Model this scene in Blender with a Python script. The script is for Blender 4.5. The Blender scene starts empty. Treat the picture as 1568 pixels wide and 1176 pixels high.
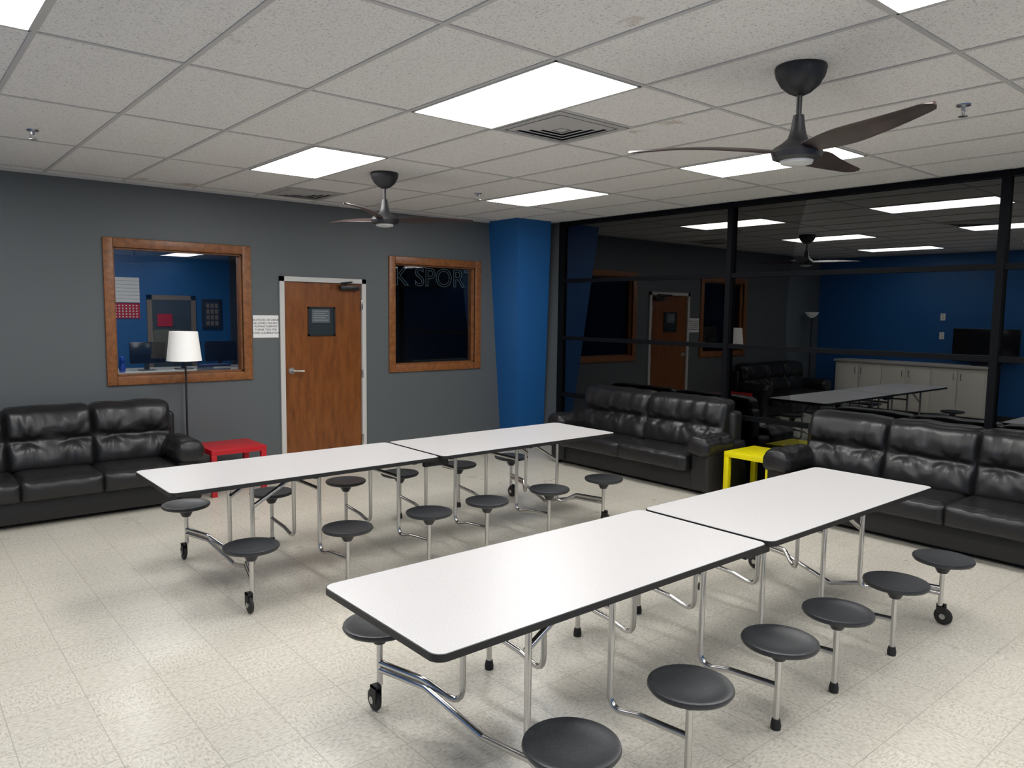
import bpy, bmesh, math, random
from mathutils import Vector, Matrix, noise
random.seed(3)
C=bpy.context.collection
H=2.877; Y0=7.634; X0=6.736; XL=-.95; YS=-2.6; EYE=1.74
OX,OY,TW,TL=2.404,2.568,.6096,1.2192

# ---------------------------------------------------------------- materials
def nodes(name):
    m=bpy.data.materials.new(name); m.use_nodes=True
    nt=m.node_tree; b=nt.nodes["Principled BSDF"]; return m,nt,b
def mat(name,col,rough=.5,metal=0.,spec=.5,bump=0.,bscale=50.,coat=0.,emit=None,var=.05):
    m,nt,b=nodes(name)
    b.inputs['Base Color'].default_value=(*col,1); b.inputs['Roughness'].default_value=rough
    b.inputs['Metallic'].default_value=metal; b.inputs['Specular IOR Level'].default_value=spec
    b.inputs['Coat Weight'].default_value=coat
    if emit: b.inputs['Emission Color'].default_value=(*emit[0],1); b.inputs['Emission Strength'].default_value=emit[1]
    tc=nt.nodes.new('ShaderNodeTexCoord'); n=nt.nodes.new('ShaderNodeTexNoise'); n.inputs['Scale'].default_value=bscale; n.inputs['Detail'].default_value=4
    nt.links.new(tc.outputs['Object'],n.inputs['Vector'])
    if bump>0:
        bp=nt.nodes.new('ShaderNodeBump'); bp.inputs['Strength'].default_value=bump; bp.inputs['Distance'].default_value=.01
        nt.links.new(n.outputs['Fac'],bp.inputs['Height']); nt.links.new(bp.outputs[0],b.inputs['Normal'])
    r=nt.nodes.new('ShaderNodeMapRange'); r.inputs['To Min'].default_value=max(0,rough-var); r.inputs['To Max'].default_value=min(1,rough+var)
    nt.links.new(n.outputs['Fac'],r.inputs['Value']); nt.links.new(r.outputs[0],b.inputs['Roughness'])
    return m
def N(nt,t,**k):
    n=nt.nodes.new(t)
    for a,v in k.items(): setattr(n,a,v)
    return n
def ramp(nt,fac,stops):
    r=nt.nodes.new('ShaderNodeValToRGB'); e=r.color_ramp.elements
    while len(e)<len(stops): e.new(.5)
    for i,(p,c) in enumerate(stops): e[i].position=p; e[i].color=(*c,1)
    nt.links.new(fac,r.inputs[0]); return r.outputs[0]
def math_(nt,op,a,b=None):
    n=nt.nodes.new('ShaderNodeMath'); n.operation=op
    for i,v in enumerate((a,b)):
        if v is None: continue
        if hasattr(v,'is_linked') or hasattr(v,'links'): nt.links.new(v,n.inputs[i])
        else: n.inputs[i].default_value=v
    return n.outputs[0]
def mixc(nt,fac,a,b):
    n=nt.nodes.new('ShaderNodeMix'); n.data_type='RGBA'
    if hasattr(fac,'links'): nt.links.new(fac,n.inputs[0])
    else: n.inputs[0].default_value=fac
    for i,v in ((6,a),(7,b)):
        if hasattr(v,'links'): nt.links.new(v,n.inputs[i])
        else: n.inputs[i].default_value=(*v,1)
    return n.outputs[2]
def noisen(nt,scale,detail=3,vec=None,rough=.5):
    n=nt.nodes.new('ShaderNodeTexNoise'); n.inputs['Scale'].default_value=scale; n.inputs['Detail'].default_value=detail; n.inputs['Roughness'].default_value=rough
    if vec is not None: nt.links.new(vec,n.inputs['Vector'])
    return n.outputs['Fac']
def speckle(name,base,dark,light,rough,scale=160,stretch=(1,1,1)):
    m,nt,b=nodes(name); tc=N(nt,'ShaderNodeTexCoord'); mp=N(nt,'ShaderNodeMapping'); mp.inputs['Scale'].default_value=stretch
    nt.links.new(tc.outputs['Object'],mp.inputs[0])
    c=ramp(nt,noisen(nt,scale,2,mp.outputs[0]),[(.38,dark),(.5,base),(.64,light)])
    nt.links.new(c,b.inputs['Base Color']); b.inputs['Roughness'].default_value=rough
    return m
def woodm(name,c0,c1,c2,stretch,rough=.35):
    m,nt,b=nodes(name); tc=N(nt,'ShaderNodeTexCoord'); mp=N(nt,'ShaderNodeMapping'); mp.inputs['Scale'].default_value=stretch
    nt.links.new(tc.outputs['Object'],mp.inputs[0])
    c=ramp(nt,noisen(nt,3,8,mp.outputs[0],.65),[(.3,c0),(.5,c1),(.72,c2)])
    nt.links.new(c,b.inputs['Base Color']); b.inputs['Roughness'].default_value=rough
    return m
def leatherm(name,rough=.32,folds=.5):
    m,nt,b=nodes(name); tc=N(nt,'ShaderNodeTexCoord'); o=tc.outputs['Object']
    b.inputs['Base Color'].default_value=(.010,.010,.011,1)
    mp=N(nt,'ShaderNodeMapping'); mp.inputs['Scale'].default_value=(1.5,1,.6); nt.links.new(o,mp.inputs[0])
    big=N(nt,'ShaderNodeTexNoise'); big.inputs['Scale'].default_value=7; big.inputs['Detail'].default_value=2; big.inputs['Distortion'].default_value=.35; nt.links.new(mp.outputs[0],big.inputs['Vector'])
    b1=N(nt,'ShaderNodeBump'); b1.inputs['Strength'].default_value=folds; b1.inputs['Distance'].default_value=.03; nt.links.new(big.outputs['Fac'],b1.inputs['Height'])
    b2=N(nt,'ShaderNodeBump'); b2.inputs['Strength'].default_value=.12; b2.inputs['Distance'].default_value=.004; nt.links.new(noisen(nt,120,3,o),b2.inputs['Height']); nt.links.new(b1.outputs[0],b2.inputs['Normal'])
    nt.links.new(b2.outputs[0],b.inputs['Normal'])
    rr=N(nt,'ShaderNodeMapRange'); rr.inputs['To Min'].default_value=rough-.04; rr.inputs['To Max'].default_value=rough+.08
    nt.links.new(noisen(nt,6,4,o),rr.inputs['Value']); nt.links.new(rr.outputs[0],b.inputs['Roughness'])
    return m
# floor
def floorm():
    m,nt,b=nodes('vinyl_composition_tile'); tc=N(nt,'ShaderNodeTexCoord'); o=tc.outputs['Object']
    sp=N(nt,'ShaderNodeSeparateXYZ'); nt.links.new(o,sp.inputs[0])
    T=.3048
    def line(ax):
        f=math_(nt,'FRACT',math_(nt,'DIVIDE',math_(nt,'ADD',sp.outputs[ax],10.02),T))
        a=math_(nt,'ABSOLUTE',math_(nt,'SUBTRACT',f,.5)); return math_(nt,'GREATER_THAN',a,.4925)
    ln=math_(nt,'MAXIMUM',line(0),line(1))
    fx=math_(nt,'FLOOR',math_(nt,'DIVIDE',math_(nt,'ADD',sp.outputs[0],10.02),T)); fy=math_(nt,'FLOOR',math_(nt,'DIVIDE',math_(nt,'ADD',sp.outputs[1],10.02),T))
    cb=N(nt,'ShaderNodeCombineXYZ'); nt.links.new(fx,cb.inputs[0]); nt.links.new(fy,cb.inputs[1])
    wn=N(nt,'ShaderNodeTexWhiteNoise'); nt.links.new(cb.outputs[0],wn.inputs['Vector'])
    par=math_(nt,'MODULO',math_(nt,'ADD',fx,fy),2.)
    def st(sc):
        mp=N(nt,'ShaderNodeMapping'); mp.inputs['Scale'].default_value=sc; nt.links.new(o,mp.inputs[0]); return noisen(nt,42,3,mp.outputs[0],.6)
    mx=N(nt,'ShaderNodeMix'); nt.links.new(par,mx.inputs[0]); nt.links.new(st((1,2.4,1)),mx.inputs[2]); nt.links.new(st((2.4,1,1)),mx.inputs[3])
    c=ramp(nt,mx.outputs[0],[(.33,(.40,.37,.305)),(.47,(.55,.52,.445)),(.62,(.64,.61,.535))])
    c=mixc(nt,math_(nt,'MULTIPLY',wn.outputs['Value'],.12),c,(.38,.35,.29))
    c=mixc(nt,math_(nt,'MULTIPLY',ln,.5),c,(.25,.23,.19))
    nt.links.new(c,b.inputs['Base Color'])
    rr=N(nt,'ShaderNodeMapRange'); rr.inputs['To Min'].default_value=.20; rr.inputs['To Max'].default_value=.42
    nt.links.new(noisen(nt,2.2,5,o),rr.inputs['Value']); nt.links.new(rr.outputs[0],b.inputs['Roughness'])
    bp=N(nt,'ShaderNodeBump'); bp.inputs['Strength'].default_value=.08; bp.inputs['Distance'].default_value=.003
    nt.links.new(noisen(nt,9,2,o),bp.inputs['Height']); nt.links.new(bp.outputs[0],b.inputs['Normal'])
    return m
def ceilm():
    m,nt,b=nodes('fissured_ceiling_tile'); tc=N(nt,'ShaderNodeTexCoord'); o=tc.outputs['Object']
    n1=noisen(nt,95,3,o,.7); pits=ramp(nt,n1,[(.36,(.30,.28,.26)),(.43,(.74,.72,.69)),(.6,(.80,.785,.76))])
    c=mixc(nt,.65,(.76,.745,.72),pits)
    big=noisen(nt,1.3,2,o); c=mixc(nt,math_(nt,'MULTIPLY',big,.12),c,(.55,.52,.48))
    warp=N(nt,'ShaderNodeTexNoise'); warp.inputs['Scale'].default_value=16; warp.inputs['Detail'].default_value=4; nt.links.new(o,warp.inputs['Vector'])
    for (x,y,r,s) in ((2.33,2.05,.05,.35),(1.22,3.30,.05,.4),(2.30,7.42,.14,.8),(3.70,2.95,.08,.5),(3.72,3.25,.05,.45),(1.9,7.35,.07,.5)):
        d=N(nt,'ShaderNodeVectorMath',operation='DISTANCE'); nt.links.new(o,d.inputs[0]); d.inputs[1].default_value=(x,y,H)
        dd=math_(nt,'ADD',d.outputs['Value'],math_(nt,'MULTIPLY',math_(nt,'SUBTRACT',warp.outputs['Fac'],.5),.30))
        mr=N(nt,'ShaderNodeMapRange'); mr.inputs['From Min'].default_value=r; mr.inputs['From Max'].default_value=r*.2; mr.inputs['To Max'].default_value=s
        nt.links.new(dd,mr.inputs['Value']); c=mixc(nt,mr.outputs[0],c,(.36,.27,.18))
    nt.links.new(c,b.inputs['Base Color']); b.inputs['Roughness'].default_value=.9
    bp=N(nt,'ShaderNodeBump'); bp.inputs['Strength'].default_value=.35; bp.inputs['Distance'].default_value=.004
    nt.links.new(n1,bp.inputs['Height']); nt.links.new(bp.outputs[0],b.inputs['Normal'])
    return m
def glassm(name,ior=1.75,tint=(.75,.78,.8)):
    m=bpy.data.materials.new(name); m.use_nodes=True; nt=m.node_tree; nt.nodes.clear()
    o=N(nt,'ShaderNodeOutputMaterial'); mx=N(nt,'ShaderNodeMixShader'); t=N(nt,'ShaderNodeBsdfTransparent'); g=N(nt,'ShaderNodeBsdfGlossy'); f=N(nt,'ShaderNodeFresnel')
    t.inputs[0].default_value=(*tint,1); g.inputs['Roughness'].default_value=.0; g.inputs[0].default_value=(1,1,1,1); f.inputs[0].default_value=ior
    nt.links.new(f.outputs[0],mx.inputs[0]); nt.links.new(t.outputs[0],mx.inputs[1]); nt.links.new(g.outputs[0],mx.inputs[2]); nt.links.new(mx.outputs[0],o.inputs[0])
    return m
M=dict(
 floor=floorm(), ceil=ceilm(),
 grey=mat('grey_wall_paint',(.090,.101,.106),.55,bump=.10,bscale=120),
 blue=mat('blue_wall_paint',(.008,.092,.28),.5,bump=.10,bscale=120),
 lightgrey=mat('light_grey_paint',(.30,.31,.31),.6),
 tbar=mat('ceiling_grid_white',(.50,.49,.475),.5),
 black=mat('black_metal',(.012,.012,.013),.35),
 mull=mat('black_anodised_frame',(.004,.0045,.006),.6,spec=.08),
 fanblk=mat('fan_matte_black',(.018,.018,.02),.45),
 blade=woodm('fan_blade_walnut',(.024,.015,.015),(.040,.025,.024),(.06,.037,.034),(3,3,3),.4),
 led=mat('fan_light_lens',(.60,.60,.58),.4),
 leather=leatherm('black_leather',.36,.28),
 leather2=leatherm('black_leather_base',.45,.10),
 chrome=mat('chrome_steel_tube',(.60,.59,.575),.24,metal=1.,bscale=1.5,var=.01),
 rubber=mat('black_rubber',(.012,.012,.012),.6),
 stool=speckle('stool_black_plastic',(.024,.026,.029),(.020,.022,.025),(.032,.034,.038),.38,90),
 lam=speckle('white_speckled_laminate',(.56,.55,.55),(.46,.45,.45),(.62,.61,.61),.33,330),
 edge=mat('black_table_edge',(.012,.012,.012),.5),
 wframe=woodm('oak_window_frame',(.12,.041,.011),(.215,.077,.020),(.285,.113,.034),(6,6,6),.4),
 door=woodm('stained_door_veneer',(.11,.033,.007),(.175,.056,.011),(.23,.08,.018),(7,7,1.2),.3),
 white=mat('white_painted_trim',(.52,.51,.485),.5),
 paper=mat('white_paper',(.74,.74,.73),.8),
 ink=mat('black_ink',(.01,.01,.01),.8),
 steel=mat('satin_steel',(.55,.54,.52),.3,metal=1.,bscale=2,var=.02),
 red=mat('red_lacquer',(.45,.008,.016),.35),
 yellow=mat('yellow_lacquer',(.75,.66,.0),.35),
 shade=mat('white_lamp_shade',(.88,.87,.84),.8,emit=((1,.97,.92),.12)),  # floor lamp is unlit; a faint glow is added to its white shade
 vent=mat('vent_aluminium',(.42,.41,.40),.5,metal=.0),
 ventdark=mat('vent_dark',(.05,.05,.05),.8),
 glass=glassm('dark_window_glass',2.0,(.45,.48,.5)), glass2=glassm('interior_window_glass',1.45,(.92,.94,.95)),
 doorglass=mat('door_lite_glass',(.03,.04,.045),.1),
 cab=mat('white_cabinet',(.80,.77,.70),.5), counter=mat('counter_laminate',(.5,.48,.45),.4),
 tv=mat('tv_screen',(.008,.008,.010),.15),
 base=mat('dark_baseboard',(.03,.03,.032),.5),
)
mm=bpy.data.materials.new('light_panel_lens'); mm.use_nodes=True; nt=mm.node_tree; nt.nodes.clear()
e=N(nt,'ShaderNodeEmission'); e.inputs[0].default_value=(1,.985,.965,1); e.inputs[1].default_value=17.
o=N(nt,'ShaderNodeOutputMaterial'); nt.links.new(e.outputs[0],o.inputs[0]); M['panel']=mm

# ---------------------------------------------------------------- geometry helpers
def empty(name,loc=(0,0,0),rz=0):
    o=bpy.data.objects.new(name,None); C.objects.link(o); o.location=loc; o.rotation_euler=(0,0,rz); o.empty_display_size=.1; return o
def obj(name,bm,m,parent=None,smooth=False,auto=None):
    me=bpy.data.meshes.new(name); bmesh.ops.recalc_face_normals(bm,faces=bm.faces); bm.to_mesh(me); bm.free()
    if m is not None: me.materials.append(m)
    if smooth:
        for p in me.polygons: p.use_smooth=True
    o=bpy.data.objects.new(name,me); C.objects.link(o)
    if parent: o.parent=parent
    if auto: me.set_sharp_from_angle(angle=math.radians(auto))
    return o
def addbox(bm,lo,hi):
    v=[bm.verts.new((x,y,z)) for x in (lo[0],hi[0]) for y in (lo[1],hi[1]) for z in (lo[2],hi[2])]
    for f in ((0,1,3,2),(4,6,7,5),(0,4,5,1),(2,3,7,6),(0,2,6,4),(1,5,7,3)): bm.faces.new([v[i] for i in f])
def box(name,lo,hi,m,parent=None,bev=0.):
    bm=bmesh.new(); addbox(bm,lo,hi)
    if bev>0: bmesh.ops.bevel(bm,geom=bm.edges[:],offset=bev,segments=3,affect='EDGES',profile=.5)
    return obj(name,bm,m,parent,smooth=bev>0,auto=40 if bev>0 else None)
def boxes(name,lst,m,parent=None):
    bm=bmesh.new()
    for lo,hi in lst: addbox(bm,lo,hi)
    return obj(name,bm,m,parent)
def lathe(name,prof,c,m,parent=None,seg=40,auto=35):
    bm=bmesh.new(); rings=[]
    for r,z in prof:
        if r<1e-5: rings.append([bm.verts.new((c[0],c[1],c[2]+z))])
        else: rings.append([bm.verts.new((c[0]+r*math.cos(2*math.pi*i/seg),c[1]+r*math.sin(2*math.pi*i/seg),c[2]+z)) for i in range(seg)])
    for a,b in zip(rings,rings[1:]):
        for i in range(seg):
            j=(i+1)%seg
            if len(a)==1 and len(b)==1: continue
            if len(a)==1: bm.faces.new([a[0],b[j],b[i]])
            elif len(b)==1: bm.faces.new([a[i],a[j],b[0]])
            else: bm.faces.new([a[i],a[j],b[j],b[i]])
    return obj(name,bm,m,parent,smooth=True,auto=auto)
def fillet(pts,rad,n=6):
    pts=[Vector(p) for p in pts]; out=[pts[0]]
    for i in range(1,len(pts)-1):
        a,b,c=pts[i-1],pts[i],pts[i+1]; u=(a-b); v=(c-b); lu,lv=u.length,v.length; u.normalize(); v.normalize()
        ang=u.angle(v)
        if ang>3.1: out.append(b); continue
        t=min(rad/math.tan(ang/2),lu*.48,lv*.48); p0=b+u*t; p1=b+v*t
        for k in range(n+1):
            s=k/n; out.append((1-s)**2*p0+2*s*(1-s)*b+s*s*p1)
    out.append(pts[-1]); return out
def addtube(bm,pts,r,rad=.06,seg=14):
    P=fillet(pts,rad) if len(pts)>2 else [Vector(p) for p in pts]
    t=(P[1]-P[0]).normalized(); n=t.orthogonal().normalized(); rings=[]
    for i,p in enumerate(P):
        tn=(P[min(i+1,len(P)-1)]-P[max(i-1,0)]).normalized()
        n=(n-tn*n.dot(tn)).normalized(); b=tn.cross(n)
        rings.append([bm.verts.new(p+(n*math.cos(2*math.pi*k/seg)+b*math.sin(2*math.pi*k/seg))*r) for k in range(seg)])
    for a,b in zip(rings,rings[1:]):
        for k in range(seg): bm.faces.new([a[k],a[(k+1)%seg],b[(k+1)%seg],b[k]])
    bm.faces.new(rings[0][::-1]); bm.faces.new(rings[-1])
def tubes(name,lst,r,m,parent=None,rad=.06,seg=14):
    bm=bmesh.new()
    for p in lst: addtube(bm,p,r,rad,seg)
    return obj(name,bm,m,parent,smooth=True,auto=50)
def rrect(name,x0,x1,y0,y1,z0,z1,r,m,parent=None,bev=0.):
    bm=bmesh.new(); ring=[]
    for cx,cy,a0 in ((x1-r,y1-r,0),(x0+r,y1-r,90),(x0+r,y0+r,180),(x1-r,y0+r,270)):
        for k in range(9):
            a=math.radians(a0+90*k/8); ring.append((cx+r*math.cos(a),cy+r*math.sin(a)))
    lo=[bm.verts.new((x,y,z0)) for x,y in ring]; hi=[bm.verts.new((x,y,z1)) for x,y in ring]
    bm.faces.new(lo[::-1]); top=bm.faces.new(hi)
    n=len(ring)
    for i in range(n): bm.faces.new([lo[i],lo[(i+1)%n],hi[(i+1)%n],hi[i]])
    return obj(name,bm,m,parent,smooth=True,auto=40)
def pillow(name,lo,hi,r,m,parent=None,cuts=11,disp=None,tilt=0.,sub=0):
    bm=bmesh.new(); bmesh.ops.create_cube(bm,size=2); bmesh.ops.subdivide_edges(bm,edges=bm.edges[:],cuts=cuts,use_grid_fill=True)
    lo=Vector(lo);hi=Vector(hi);c=(lo+hi)/2;s=(hi-lo)/2
    for v in bm.verts:
        u=v.co.copy(); p=Vector((u.x*s.x,u.y*s.y,u.z*s.z))
        q=Vector([max(-(s[i]-r),min(s[i]-r,p[i])) for i in range(3)]); d=p-q
        if d.length>1e-6:
            m_=max(abs(d.x),abs(d.y),abs(d.z)); p=q+d.normalized()*m_
        if disp: p=disp(u,p,c)
        if tilt:
            z=p.z+s.z; p.y+= z*math.sin(tilt)
        v.co=p+c
    o=obj(name,bm,m,parent,smooth=True)
    if sub:
        md=o.modifiers.new('sub','SUBSURF'); md.levels=sub; md.render_levels=sub
    return o
def text(name,body,size,loc,m,parent=None,rot=(math.pi/2,0,0),align='CENTER',outline=0.,ext=.001,spacing=1.):
    cu=bpy.data.curves.new(name,'FONT'); cu.body=body; cu.size=size; cu.align_x=align; cu.align_y='CENTER'; cu.space_line=spacing
    if outline: cu.fill_mode='NONE'; cu.bevel_depth=outline
    else: cu.extrude=ext
    cu.materials.append(m); o=bpy.data.objects.new(name,cu); C.objects.link(o); o.location=loc; o.rotation_euler=rot
    if parent: o.parent=parent
    return o

# ---------------------------------------------------------------- room shell
box('floor',(XL-.1,YS-.1,-.06),(X0+.08,Y0+.12,0),M['floor'])
box('ceiling',(XL-.1,YS-.1,H),(X0+.08,Y0+.12,H+.05),M['ceil'])
W1=(1.613,2.959); W2=(4.571,5.907); WZ=(1.02,2.368); FW=.085
D=(3.259,4.268,2.083)
i1=(W1[0]+FW,W1[1]-FW); i2=(W2[0]+FW,W2[1]-FW); iz=(WZ[0]+FW,WZ[1]-FW); T=.12
y0,y1=Y0,Y0+T
boxes('wall_back',[((XL-.1,y0,0),(i1[0],y1,H)),((i1[0],y0,0),(i1[1],y1,iz[0])),((i1[0],y0,iz[1]),(i1[1],y1,H)),
  ((i1[1],y0,0),(D[0]+.03,y1,H)),((D[0]+.03,y0,D[2]-.03),(D[1]-.03,y1,H)),((D[1]-.03,y0,0),(i2[0],y1,H)),
  ((i2[0],y0,0),(i2[1],y1,iz[0])),((i2[0],y0,iz[1]),(i2[1],y1,H)),((i2[1],y0,0),(X0+.08,y1,H))],M['grey'])
box('wall_left',(XL-.1,YS,0),(XL,Y0,H),M['blue'])
box('wall_front',(XL-.1,YS-.1,0),(X0+.08,YS,H),M['blue'])
box('wall_right',(X0,7.03,0),(X0+.08,Y0,H),M['grey'])
boxes('baseboard_back',[((XL,Y0-.012,0),(D[0],Y0,.10)),((D[1],Y0-.012,0),(6.26,Y0,.10))],M['base'])
box('baseboard_left',(XL,YS,0),(XL+.012,Y0,.10),M['base'])

# ceiling grid
bars=[]; w=.012
for k in range(-6,9):
    x=OX+k*TW
    if XL<x<X0: bars.append(((x-w,YS,H-.005),(x+w,Y0,H)))
for k in range(-5,6):
    y=OY+k*TL
    if YS<y<Y0: bars.append(((XL,y-w,H-.0045),(X0,y+w,H)))
bars+=[((XL,YS,H-.02),(X0,YS+.02,H)),((XL,Y0-.02,H-.02),(X0-.05,Y0,H)),((XL,YS,H-.02),(XL+.02,Y0,H))]
for (cx,cy) in ((OX+TW,3.178),(OX+TW,6.835)): bars.append(((cx,cy-w,H-.0046),(cx+TW,cy+w,H)))
boxes('trim_ceiling_grid',bars,M['tbar'])

# glass wall
g=empty('window_1')
GY=[7.0,4.53,2.09,-.35,YS+.03]; GZ=[.03,.70,1.42,2.14,H-.03]; mw=.028
fr=[]
for y in GY: fr.append(((X0-.045,y-mw,0),(X0+.06,y+mw,H)))
for z in GZ: fr.append(((X0-.035,YS,z-.023),(X0+.05,7.0,z+.023)))
boxes('mullions',fr,M['mull'],g)
box('glass_pane',(X0+.004,YS,0),(X0+.006,7.0,H),M['glass'],g)
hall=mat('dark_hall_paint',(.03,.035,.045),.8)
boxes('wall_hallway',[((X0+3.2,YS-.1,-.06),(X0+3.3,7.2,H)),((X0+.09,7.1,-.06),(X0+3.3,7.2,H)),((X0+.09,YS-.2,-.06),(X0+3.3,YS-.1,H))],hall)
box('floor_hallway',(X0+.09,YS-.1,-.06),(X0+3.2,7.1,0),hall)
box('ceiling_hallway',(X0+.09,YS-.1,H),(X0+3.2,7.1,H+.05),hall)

# interior windows
def window(name,wx):
    e=empty(name); a,b=wx; z0,z1=WZ; yf=Y0-.022; d=.06
    box('frame_left',(a,yf,z0),(a+FW,Y0+.02,z1),M['wframe'],e,.006)
    box('frame_right',(b-FW,yf,z0),(b,Y0+.02,z1),M['wframe'],e,.006)
    box('frame_top',(a+FW,yf,z1-FW),(b-FW,Y0+.02,z1),M['wframe'],e,.006)
    box('frame_bottom',(a+FW,yf,z0),(b-FW,Y0+.02,z0+FW),M['wframe'],e,.006)
    boxes('jamb',[((a+FW,Y0+.02,z0+FW),(a+FW+.015,Y0+T,z1-FW)),((b-FW-.015,Y0+.02,z0+FW),(b-FW,Y0+T,z1-FW)),((a+FW,Y0+.02,z0+FW),(b-FW,Y0+T,z0+FW+.015)),((a+FW,Y0+.02,z1-FW-.015),(b-FW,Y0+T,z1-FW))],M['wframe'],e)
    box('glass',(a+FW+.015,Y0+.06,z0+FW+.015),(b-FW-.015,Y0+.062,z1-FW-.015),M['glass2'],e)
window('window_2',W1); window('window_3',W2)

# door
d=empty('door_1'); a,b,z=D
boxes('door_frame',[((a,Y0-.02,0),(a+.05,Y0+.10,z)),((b-.05,Y0-.02,0),(b,Y0+.10,z)),((a,Y0-.02,z-.05),(b,Y0+.10,z))],M['white'],d)
lx0,lx1=a+.055,b-.055
box('door_leaf',(lx0,Y0+.005,.01),(lx1,Y0+.05,z-.055),M['door'],d)
dl=(3.575,3.895,1.455,1.77)
boxes('lite_frame',[((dl[0],Y0-.006,dl[2]),(dl[0]+.02,Y0+.005,dl[3])),((dl[1]-.02,Y0-.006,dl[2]),(dl[1],Y0+.005,dl[3])),((dl[0],Y0-.006,dl[2]),(dl[1],Y0+.005,dl[2]+.02)),((dl[0],Y0-.006,dl[3]-.02),(dl[1],Y0+.005,dl[3]))],M['black'],d)
box('lite_glass',(dl[0]+.02,Y0,dl[2]+.02),(dl[1]-.02,Y0+.004,dl[3]-.02),M['doorglass'],d)
box('lite_notice',(3.62,Y0-.003,1.60),(3.83,Y0-.001,1.745),mat('grey_notice',(.08,.10,.11),.6),d)
for k in range(5): box('notice_line_%d'%k,(3.64,Y0-.0045,1.625+k*.024),(3.81-.03*(k%2),Y0-.003,1.630+k*.024),M['lightgrey'],d)
hz=1.09; hx=lx0+.07
lathe('handle_rose',[(0,0),(.034,0),(.034,.012),(.0,.012)],(0,0,0),M['steel'],d).matrix_local=Matrix.Translation((hx,Y0+.005,hz))@Matrix.Rotation(math.pi/2,4,'X')
tubes('handle_lever',[[(hx,Y0+.005,hz),(hx,Y0-.05,hz),(hx+.12,Y0-.055,hz-.005)]],.010,M['steel'],d,.02)
for k,zz in enumerate((1.80,1.03,.28)): box('hinge_%d'%k,(lx1-.004,Y0-.022,zz-.055),(lx1+.016,Y0+.006,zz+.055),M['steel'],d,.003)
box('closer_body',(lx1-.27,Y0-.05,z-.125),(lx1-.04,Y0+.005,z-.075),M['black'],d,.006)
tubes('closer_arm',[[(lx1-.20,Y0-.03,z-.07),(lx1-.32,Y0-.15,z-.06)],[(lx1-.32,Y0-.15,z-.055),(lx1-.12,Y0-.02,z-.035)]],.008,M['black'],d)

# sign
s=empty('wall_sign'); 
box('sign_paper',(2.975,Y0-.004,1.445),(3.245,Y0-.001,1.675),M['paper'],s)
text('sign_text','NO FOOD OR DRINK\nALLOWED ON ANY\nPLAYING SURFACE\nTHANK YOU FOR\nYOUR COOPERATION',.029,(3.11,Y0-.0045,1.56),M['ink'],s,spacing=1.15)

# blue tapered column
bm=bmesh.new()
top=[(6.03,7.06),(6.58,7.06),(6.58,Y0),(6.03,Y0)]; bot=[(6.27,7.31),(6.73,7.31),(6.73,Y0),(6.27,Y0)]
lo=[bm.verts.new((x,y,0)) for x,y in bot]; hi=[bm.verts.new((x,y,H)) for x,y in top]
bm.faces.new(lo[::-1]); bm.faces.new(hi)
for i in range(4): bm.faces.new([lo[i],lo[(i+1)%4],hi[(i+1)%4],hi[i]])
obj('wall_column_blue',bm,M['blue'])

# ---------------------------------------------------------------- ceiling fixtures
for i in (-4,0,4):
    for j in (-4,-2,0,2):
        x=OX+i*TW; y=OY+j*TL
        e=empty('ceiling_light_panel',(x+TW/2,y+TL/2,H))
        a,b_=TW/2-.012,TL/2-.012; f=.012
        boxes('frame',[((-a,-b_,-.009),(-a+f,b_,0)),((a-f,-b_,-.009),(a,b_,0)),((-a,-b_,-.009),(a,-b_+f,0)),((-a,b_-f,-.009),(a,b_,0))],M['tbar'],e)
        box('lens',(-a+f,-b_+f,-.007),(a-f,b_-f,-.005),M['panel'],e)
def diffuser(cx,cy):
    e=empty('air_vent_diffuser',(cx,cy,H)); bm=bmesh.new()
    def ring(so,si,zo,zi,t=.0025):
        P=[]
        for s_,z_ in ((so,zo),(si,zi),(si,zi-t),(so,zo-t)):
            P.append([bm.verts.new((sx*s_,sy*s_,z_)) for sx,sy in ((-1,-1),(1,-1),(1,1),(-1,1))])
        for a,b in zip(P,P[1:]+P[:1]):
            for i in range(4): bm.faces.new([a[i],a[(i+1)%4],b[(i+1)%4],b[i]])
    ring(.293,.250,-.006,-.006,.004)
    for so in (.238,.186,.134,.084): ring(so,so-.036,-.007,-.014)
    obj('louvers',bm,M['vent'],e)
    box('back',(-.268,-.268,-.0045),(.268,.268,-.0015),M['ventdark'],e)
    box('core',(-.036,-.036,-.016),(.036,.036,-.006),M['vent'],e)
diffuser(OX+1.5*TW,3.178+.305); diffuser(OX+1.5*TW,6.835+.305)
for x,y in ((.86,5.86),(4.53,1.64),(4.53,5.90)):
    e=empty('fire_sprinkler',(x,y,H))
    lathe('escutcheon',[(0,0),(.036,0),(.034,-.008),(.014,-.012),(.012,-.03),(0,-.03)],(0,0,0),M['steel'],e,24)
    tubes('yoke',[[(-.012,0,-.03),(-.016,0,-.045),(0,0,-.06)],[(.012,0,-.03),(.016,0,-.045),(0,0,-.06)]],.003,M['steel'],e,.005)
    lathe('deflector',[(0,-.06),(.024,-.06),(.024,-.063),(0,-.063)],(0,0,0),M['steel'],e,16)

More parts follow.
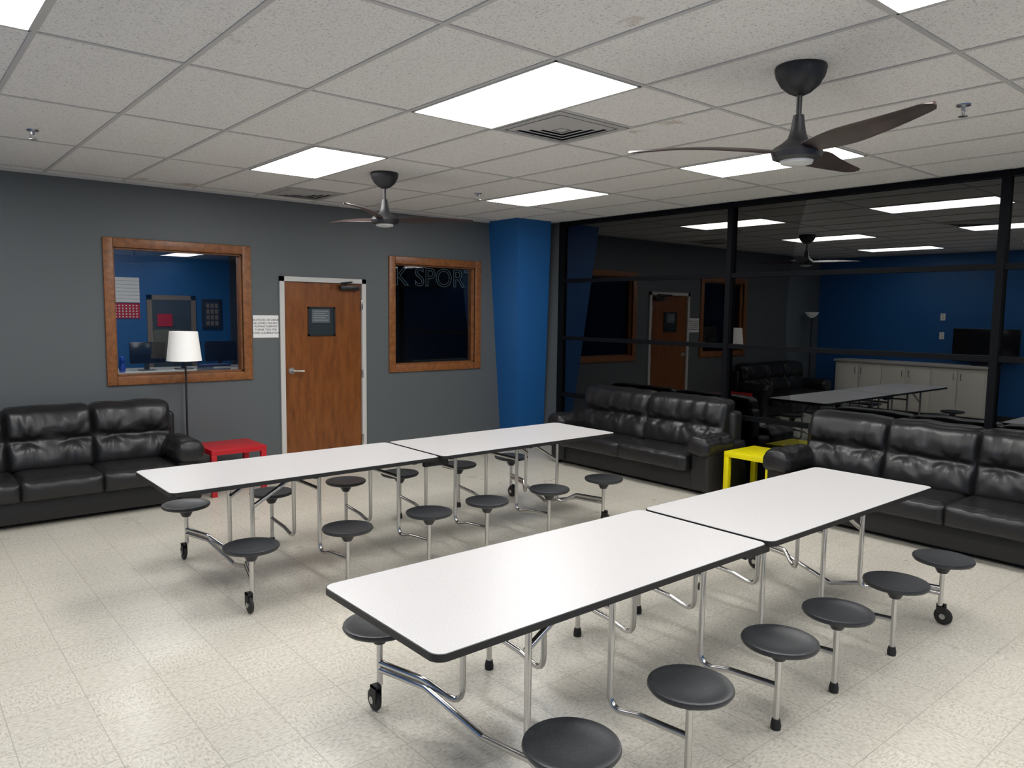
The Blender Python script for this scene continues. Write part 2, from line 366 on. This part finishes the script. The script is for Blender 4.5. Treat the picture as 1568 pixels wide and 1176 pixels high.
def fan(x,y,a0,zh=2.50):
    e=empty('ceiling_fan',(x,y,0))
    lathe('canopy',[(0,H),(.112,H),(.116,H-.012),(.108,H-.045),(.085,H-.085),(.05,H-.115),(.022,H-.128),(0,H-.128)],(0,0,0),M['fanblk'],e)
    lathe('downrod',[(.0,H-.12),(.0125,H-.12),(.0125,zh+.12),(0,zh+.12)],(0,0,0),M['fanblk'],e,20)
    lathe('motor',[(0,zh+.165),(.024,zh+.16),(.028,zh+.13),(.034,zh+.09),(.045,zh+.055),(.075,zh+.03),(.105,zh+.012),(.115,zh-.01),(.108,zh-.035),(.08,zh-.045),(0,zh-.045)],(0,0,0),M['fanblk'],e)
    lathe('light_lens',[(0,zh-.045),(.074,zh-.045),(.070,zh-.058),(.04,zh-.066),(0,zh-.068)],(0,0,0),M['led'],e)
    for k in range(3):
        A=math.radians(a0+120*k); bm=bmesh.new(); nr=26; nc=8; R0,R1=.06,.775; up=[];dn=[]
        for i in range(nr+1):
            t=i/nr; r=R0+(R1-R0)*t
            wd=.06+.085*math.sin(min(1,t/.35)*math.pi/2)-.075*max(0,(t-.35)/.65)**1.3
            if t>.93: wd*=math.sqrt(max(.02,1-((t-.93)/.07)**2*.9))
            sw=.05*math.sin(t*math.pi*.9); tw=-math.radians(19-11*t); zc=zh-.005+.02*t+.01*math.sin(t*3)
            ru=[];rd=[]
            for j in range(nc+1):
                s_=(j/nc-.5); yy=s_*wd+sw-.02; zz=zc+s_*wd*math.tan(tw)+.006*(1-4*s_*s_)
                th=.005*(1-(2*s_)**4)+.0006
                X=r*math.cos(A)-yy*math.sin(A); Y=r*math.sin(A)+yy*math.cos(A)
                ru.append(bm.verts.new((X,Y,zz+th))); rd.append(bm.verts.new((X,Y,zz-th)))
            up.append(ru);dn.append(rd)
        for i in range(nr):
            for j in range(nc):
                bm.faces.new([up[i][j],up[i+1][j],up[i+1][j+1],up[i][j+1]]); bm.faces.new([dn[i][j],dn[i][j+1],dn[i+1][j+1],dn[i+1][j]])
            for j in (0,nc): bm.faces.new([up[i][j],dn[i][j],dn[i+1][j],up[i+1][j]])
        for i in (0,nr):
            for j in range(nc): bm.faces.new([up[i][j],up[i][j+1],dn[i][j+1],dn[i][j]])
        obj('blade_%d'%(k+1),bm,M['blade'],e,smooth=True,auto=60)
fan(3.318,1.90,7); fan(3.318,5.60,98)

# ---------------------------------------------------------------- cafeteria tables
def cafeteria(x0,yc):
    ZT=.706; Wd=.762; Lh=1.829
    e=empty('cafeteria_table',(x0,yc,0))
    halves=((0,Lh,False),(Lh+.021,2*Lh+.021,True))
    chrome=[];seatn=0
    for hi_,(a,b,flip) in enumerate(halves):
        rrect('tabletop_edge_%d'%(hi_+1),a,b,-Wd/2,Wd/2,ZT-.026,ZT-.0015,.045,M['edge'],e)
        rrect('tabletop_%d'%(hi_+1),a+.004,b-.004,-Wd/2+.004,Wd/2-.004,ZT-.0025,ZT,.042,M['lam'],e)
        boxes('under_frame_%d'%(hi_+1),[((a+.08,s*.20-.015,ZT-.056),(b-.04,s*.20+.015,ZT-.026)) for s in (-1,1)]+[((a+q,-.30,ZT-.05),(a+q+.03,.30,ZT-.026)) for q in (.12,.9,1.65)],M['black'],e)
        rel=[.37,.98,1.59]
        xs=[a+r for r in rel] if not flip else [b-r for r in rel]
        for si,x in enumerate(xs):
            for sd in (-1,1):
                ys=sd*.59; seatn+=1
                lathe('stool_seat_%d'%seatn,[(0,.384),(.06,.385),(.125,.389),(.146,.396),(.155,.394),(.158,.384),(.150,.372),(.12,.362),(.05,.356),(.04,.33),(.026,.305),(0,.305)],(x,ys,0),M['stool'],e,48,60)
                end=(si==0)
                zf=.115 if end else .03
                chrome.append([(x,ys,.31),(x,ys,zf)])
                inw=(.16 if not flip else -.16)
                if end:
                    chrome.append([(x,ys,.215),(x+inw*.4,sd*.34,.215),(x+inw,sd*.20,.12),(x+inw,sd*.20,ZT-.05)])
                    chrome.append([(x,ys,.185),(x+inw*.4,sd*.33,.185),(x+inw*.7,0,.10)])
                    cx=x-.02*(1 if not flip else -1)
                    boxes('caster_fork_%d'%seatn,[((cx-.016,ys-.022,.04),(cx-.012,ys+.022,.118)),((cx+.012,ys-.022,.04),(cx+.016,ys+.022,.118)),((cx-.016,ys-.022,.108),(cx+.016,ys+.022,.118))],M['rubber'],e)
                    wl=lathe('caster_wheel_%d'%seatn,[(0,-.011),(.040,-.011),(.048,-.007),(.05,0),(.048,.007),(.040,.011),(0,.011)],(0,0,0),M['rubber'],e,28)
                    wl.matrix_local=Matrix.Translation((cx,ys+.012*sd,.05))@Matrix.Rotation(math.pi/2,4,'Y')
                    hb=lathe('caster_hub_%d'%seatn,[(0,-.018),(.016,-.018),(.016,.018),(0,.018)],(0,0,0),M['steel'],e,18)
                    hb.matrix_local=Matrix.Translation((cx,ys+.012*sd,.05))@Matrix.Rotation(math.pi/2,4,'Y')
                else:
                    chrome.append([(x,ys,.19),(x,sd*.36,.17),(x,sd*.20,.13),(x,sd*.20,ZT-.05)])
                    lathe('foot_%d'%seatn,[(0,.0),(.021,.0),(.022,.02),(.017,.045),(0,.045)],(x,ys,0),M['rubber'],e,18)
        for x in xs[1:]: chrome.append([(x,-.20,.56),(x,.20,.56)])
        inw=(.16 if not flip else -.16)
        for sd in (-1,1): chrome.append([(xs[0]+inw,sd*.185,.50),(xs[0]+inw*2.6,sd*.185,ZT-.055)])
    m_=Lh+.01
    boxes('centre_hinge',[((m_-.10,s*.30-.02,ZT-.075),(m_+.10,s*.30+.02,ZT-.026)) for s in (-1,1)]+[((m_-.05,-.30,ZT-.07),(m_+.05,.30,ZT-.05))],M['black'],e)
    tubes('steel_frame',chrome,.0135,M['chrome'],e,.07)
    return e
cafeteria(1.243,2.186); cafeteria(1.223,4.768)

# ---------------------------------------------------------------- sofas
def sofa(name,loc,rz,Wd,n,Dp=.70,arm=.24,seed=0):
    e=empty(name,(loc[0],loc[1],0),rz); h=Wd/2; L=M['leather']; bi=.15
    box('base',(-h+.02,.03,.035),(h-.02,Dp,.24),M['leather2'],e,.015)
    for k,(fx,fy) in enumerate(((-h+.08,.08),(h-.08,.08),(-h+.08,Dp-.06),(h-.08,Dp-.06))): box('foot_%d'%k,(fx-.03,fy-.03,0),(fx+.03,fy+.03,.04),M['rubber'],e)
    box('back_frame',(-h+.08,Dp-.16,.20),(h-.08,Dp,.78),M['leather2'],e,.04)
    wi=(Wd-2*arm)/n; wb=(Wd-2*bi)/n
    for s in (-1,1):
        xa=s*(h-arm/2)
        pillow('arm_body_%s'%('l' if s<0 else 'r'),(xa-arm/2+.015,0,.04),(xa+arm/2-.015,Dp-.03,.50),.03,M['leather2'],e,9)
        def da(u,p,c,s=s):
            p=p.copy(); q=p+c
            p.z+=.03*(1-u.x**2)*max(0,u.z)+ .012*noise.noise(Vector((q.x*7,q.y*9+seed,s)))
            if u.y<-.3: p.x*=1+.06*(-u.y-.3); p.y-=.02*(1-u.x**2)
            k=.008*math.sin(q.y*34+3*u.x)*(1-abs(u.y)); p.z+=k*max(0,u.z); p.x+=k*.6*(1 if u.x>0 else -1)
            return p
        pillow('arm_cushion_%s'%('l' if s<0 else 'r'),(xa-arm/2-.015,-.055,.38),(xa+arm/2+.005,Dp-.22,.555) if s>0 else (xa+arm/2+.015,Dp-.22,.555),.07,L,e,17,da,sub=1)
    for i in range(n):
        xl=-h+arm+i*wi; xr=xl+wi
        def ds(u,p,c,i=i):
            p=p.copy(); q=p+c
            if u.z>0: p.z+=.016*(1-u.x**6)*(1-(u.y)**4)*u.z+.006*noise.noise(Vector((q.x*6+seed,q.y*8,i)))
            if u.y<0: p.y-=.022*(1-u.x**8)*(-u.y)*(1-u.z*u.z)
            p.z+=.004*math.sin(q.x*40+noise.noise(q*4)*5)*max(0,-u.y)*max(0,u.z)
            return p
        pillow('seat_cushion_%d'%(i+1),(xl-.008,-.075,.215),(xr+.008,Dp-.18,.385),.04,L,e,17,ds,sub=1)
        xl=-h+bi+i*wb; xr=xl+wb
        tz=-.02
        tf=[(-.5,tz),(.5,tz)] if wb<.8 else [(-.62,tz),(0,tz),(.62,tz)]
        def db(u,p,c,i=i):
            p=p.copy(); q=p+c
            w=max(0,-u.y)**.5
            ex=(1-abs(u.x)**10)
            bul=.050*ex*(math.sin(math.pi*min(1,max(0,(u.z-tz)/(1-tz))))**.7 if u.z>tz else .8*math.sin(math.pi*min(1,max(0,(tz-u.z)/(1+tz))))**.7)
            g=-.012*math.exp(-((u.z-tz)/.12)**2)*ex
            f=0
            for k,(tx,tzz) in enumerate(tf):
                dx=(u.x-tx)*wb/.55; dz=(u.z-tzz); dd=math.hypot(dx,dz)
                an=math.atan2(dz,dx)
                g-=.026*math.exp(-(dd/.22)**2)
                f+=.015*math.sin(an*7+k*2+i*1.7+seed+2*noise.noise(Vector((dx*2,dz*2,seed))))*math.exp(-dd/.5)*min(1,dd/.15)
            f+=.014*noise.noise(Vector((q.x*13+seed,q.z*2.5,i)))*(1-abs(u.z)*.5)
            g+=.010*noise.noise(Vector((q.x*5,q.z*5,seed+i*3)))
            p.y-=w*(bul+g+f)
            if u.z>.5: p.z+=.010*noise.noise(Vector((q.x*6,seed,2)))+.02*(1-u.x**6)*(u.z-.5)
            return p
        pillow('back_cushion_%d'%(i+1),(xl-.012,Dp-.33,.36),(xr+.012,Dp-.13,.89),.06,L,e,29,db,tilt=.22,sub=1)
    return e
sofa('leather_sofa',(1.10,6.87),0,2.22,3,seed=1)
sofa('leather_loveseat',(6.00,5.29),-math.pi/2,2.22,2,Dp=.66,seed=5)
sofa('leather_sofa',(5.96,2.40),-math.pi/2,2.36,3,Dp=.70,seed=9)

# ---------------------------------------------------------------- side tables
def side_table(name,x0,x1,y0,y1,m,zt=.45):
    e=empty(name,((x0+x1)/2,(y0+y1)/2,0)); a=(x1-x0)/2; b=(y1-y0)/2; l=.05
    box('top',(-a,-b,zt-.05),(a,b,zt),m,e,.002)
    k=0
    for sx in (-1,1):
        for sy in (-1,1):
            k+=1; cx=sx*(a-l/2); cy=sy*(b-l/2)
            box('leg_%d'%k,(cx-l/2,cy-l/2,0),(cx+l/2,cy+l/2,zt-.05),m,e,.002)
side_table('red_side_table',2.315,2.835,6.99,7.49,M['red'],.44); side_table('yellow_side_table',6.13,6.64,3.625,4.115,M['yellow'])

# floor lamp
e=empty('floor_lamp',(2.275,7.54,0))
lathe('base',[(0,.0),(.045,.0),(.045,.012),(.02,.022),(0,.022)],(0,0,0),M['black'],e)
tubes('pole',[[(0,0,.02),(0,0,1.28)]],.009,M['black'],e)
lathe('shade',[(.155,1.245),(.125,1.52),(.122,1.52),(.152,1.245),(.155,1.245)],(-.04,-.10,0),M['shade'],e,auto=60)
tubes('shade_arm',[[(0,0,1.27),(-.04,-.10,1.30),(-.04,-.10,1.42)]],.006,M['black'],e,.02)
lathe('bulb',[(0,1.32),(.03,1.34),(.035,1.37),(.02,1.41),(0,1.42)],(-.04,-.10,0),M['shade'],e)

# torchiere in the far left corner
e=empty('torchiere_lamp',(-.30,7.42,0))
lathe('base',[(0,0),(.12,0),(.12,.02),(.02,.035),(0,.035)],(0,0,0),M['black'],e)
tubes('pole',[[(0,0,.03),(0,0,1.72)]],.012,M['black'],e)
lathe('bowl',[(.02,1.70),(.08,1.74),(.13,1.81),(.125,1.81),(.075,1.75),(.0,1.715)],(0,0,0),M['shade'],e)

# cabinets along left wall
e=empty('base_cabinet',(0,0,0)); CX0=XL+.015
box('carcass',(CX0,4.40,.09),(-.40,6.95,.90),M['cab'],e)
box('toe_kick',(CX0,4.42,0),(-.46,6.93,.09),M['base'],e)
box('worktop',(CX0,4.37,.90),(-.36,6.98,.94),M['counter'],e,.004)
nd=6
for k in range(nd):
    ya=4.42+k*(2.51/nd); yb=ya+2.51/nd-.012
    box('cabinet_door_%d'%(k+1),(-.40,ya+.006,.12),(-.382,yb,.88),M['cab'],e,.003)
    hy=yb-.05 if k%2==0 else ya+.05
    tubes('handle_%d'%(k+1),[[(-.382,hy,.70),(-.35,hy,.70),(-.35,hy,.80),(-.382,hy,.80)]],.005,M['black'],e,.01)
e=empty('television',(0,0,0))
box('screen',(XL+.24,4.05,1.0),(XL+.28,5.05,1.56),M['tv'],e,.006)
box('stand_neck',(XL+.25,4.50,.95),(XL+.27,4.60,1.02),M['black'],e)
box('stand_base',(XL+.15,4.40,.94),(XL+.37,4.70,.955),M['black'],e)
for zz in (1.42,1.75):
    e=empty('wall_outlet',(XL,5.33,zz)); box('plate',(0,-.04,-.06),(.006,.04,.06),M['paper'],e,.002)
    boxes('sockets',[((.006,-.015,-.035),(.008,.015,-.01)),((.006,-.015,.01),(.008,.015,.035))],M['white'],e)

# ---------------------------------------------------------------- room seen through interior windows
YB=10.4
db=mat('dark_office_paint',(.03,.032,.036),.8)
boxes('wall_office',[((.9,YB,-.06),(3.74,YB+.1,2.7))],M['blue'])
boxes('wall_office_dark',[((3.74,YB-.05,-.06),(9.1,YB+.1,2.7)),((.8,Y0+T,-.06),(.9,YB,2.7)),((9.0,Y0+T,-.06),(9.1,YB,2.7)),((X0+.08,Y0+.02,-.06),(9.1,Y0+T,2.7)),((4.4,Y0+T,0),(4.45,YB,2.65))],db)  # last box is an unseen partition added to keep the other window dark
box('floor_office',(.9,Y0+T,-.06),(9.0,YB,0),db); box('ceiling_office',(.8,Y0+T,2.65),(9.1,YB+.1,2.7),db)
e=empty('office_fill_light',(2.3,8.9,2.65))  # unseen lamp added to brighten the office wall behind the window
box('lens',(-.3,-.3,-.02),(.3,.3,-.005),mat('office_fill_lens',(.8,.8,.8),.5,emit=((1,.97,.93),20.0)),e)
e=empty('shiplap_panel',(0,YB,0))
for k in range(7): box('plank_%d'%k,(2.24,-.02,1.80+k*.045),(2.60,-.002,1.842+k*.045),M['paper'],e)
e=empty('red_patterned_pennant',(0,YB,0)); box('cloth',(2.3,-.012,1.60),(2.60,-.002,1.79),M['red'],e)
for k in range(7):
    for j in range(5): box('dot_%d_%d'%(k,j),(2.315+k*.040,-.015,1.613+j*.035),(2.331+k*.040,-.012,1.629+j*.035),M['paper'],e)
e=empty('door_2',(0,YB,0)); tan=mat('tan_frame',(.20,.15,.10),.6)
boxes('frame',[((2.68,-.03,.0),(2.74,-.002,1.90)),((3.22,-.03,0),(3.28,-.002,1.90)),((2.68,-.03,1.84),(3.28,-.002,1.90))],tan,e)
box('leaf',(2.74,-.02,0),(3.22,-.004,1.84),mat('grey_green_door',(.035,.045,.043),.6),e)
e=empty('red_notice',(0,YB,0)); box('paper',(2.80,-.035,1.50),(2.98,-.021,1.66),M['red'],e)
def picture(x0,x1,z0,z1):
    e=empty('framed_picture',((x0+x1)/2,YB,0)); a=(x1-x0)/2
    box('frame',(-a,-.03,z0),(a,-.002,z1),M['black'],e,.004); box('print',(-a+.03,-.034,z0+.03),(a-.03,-.03,z1-.03),mat('print_dark',(.02,.025,.035),.5),e)
    k=0
    for r in range(4):
        for c in range(3):
            k+=1; px=-a+.045+c*(2*a-.09)/3; pz=z0+.045+r*(z1-z0-.09)/4
            box('photo_%d'%k,(px+.008,-.037,pz+.008),(px+(2*a-.09)/3-.008,-.034,pz+(z1-z0-.09)/4-.012),tan,e)
picture(3.36,3.62,1.46,1.86)
e=empty('office_desk',(0,9.3,0))
box('desktop',(1.9,-.35,1.0),(3.7,.35,1.03),M['lightgrey'],e,.003); box('desk_front',(1.95,-.30,0),(3.65,-.27,1.0),M['black'],e); 
boxes('desk_legs',[((1.95,-.3,0),(2.0,.3,1.0)),((3.6,-.3,0),(3.65,.3,1.0))],M['black'],e)
for k,(x,c) in enumerate(((2.20,M['tv']),(2.60,M['tv']),(3.02,M['tv']))):
    e=empty('computer_monitor',(x,9.2,1.03)); box('screen',(-.02,-.02,.08),(.35,.01,.32),c,e,.004); box('stand',(.13,-.01,0),(.18,.02,.10),M['black'],e); box('foot',(.07,-.08,0),(.24,.06,.01),M['black'],e)
e=empty('toy_figure',(2.06,9.02,1.03)); lathe('body',[(0,0),(.03,0),(.035,.06),(.02,.10),(.03,.13),(.02,.17),(0,.18)],(0,0,0),mat('blue_toy',(.02,.08,.5),.4),e)
e=empty('flag_box',(0,8.6,0)); box('carton',(2.75,-.1,.9),(3.05,.1,1.12),mat('flag_navy',(.03,.04,.12),.6),e)
for k in range(5): box('stripe_%d'%k,(2.86,-.104,.91+k*.042),(3.05,-.1,.93+k*.042),M['paper'],e)
box('stand',(2.8,-.1,0),(3.0,.1,.9),M['black'],e)
e=empty('outlined_letter_sign',(0,9.0,0))
text('letters','K SPORTS',.36,(5.47,0,2.20),mat('sign_tube',(.2,.25,.28),.5,emit=((.5,.7,.8),.05)),e,align='LEFT',outline=.005)

# ---------------------------------------------------------------- world, camera
w=bpy.data.worlds.new('night'); bpy.context.scene.world=w; w.use_nodes=True
w.node_tree.nodes['Background'].inputs[0].default_value=(.01,.012,.018,1); w.node_tree.nodes['Background'].inputs[1].default_value=.3
cd=bpy.data.cameras.new('camera'); co=bpy.data.objects.new('camera',cd); C.objects.link(co); bpy.context.scene.camera=co
f,pi_,ro,ya=1158.,.0948,.0126,.7018
cd.sensor_fit='HORIZONTAL'; cd.sensor_width=36; cd.lens=36*f/1568; cd.clip_start=.05
fw=Vector((math.sin(ya)*math.cos(pi_),math.cos(ya)*math.cos(pi_),-math.sin(pi_)))
r0=Vector((math.cos(ya),-math.sin(ya),0)); u0=r0.cross(fw)
r=r0*math.cos(ro)+u0*math.sin(ro); u=-r0*math.sin(ro)+u0*math.cos(ro)
mw_=Matrix((r,u,-fw)).transposed().to_4x4(); mw_.translation=Vector((0,0,EYE)); co.matrix_world=mw_
bpy.context.scene.view_settings.view_transform='Standard'
bpy.context.scene.view_settings.exposure=0
bpy.context.view_layer.update()
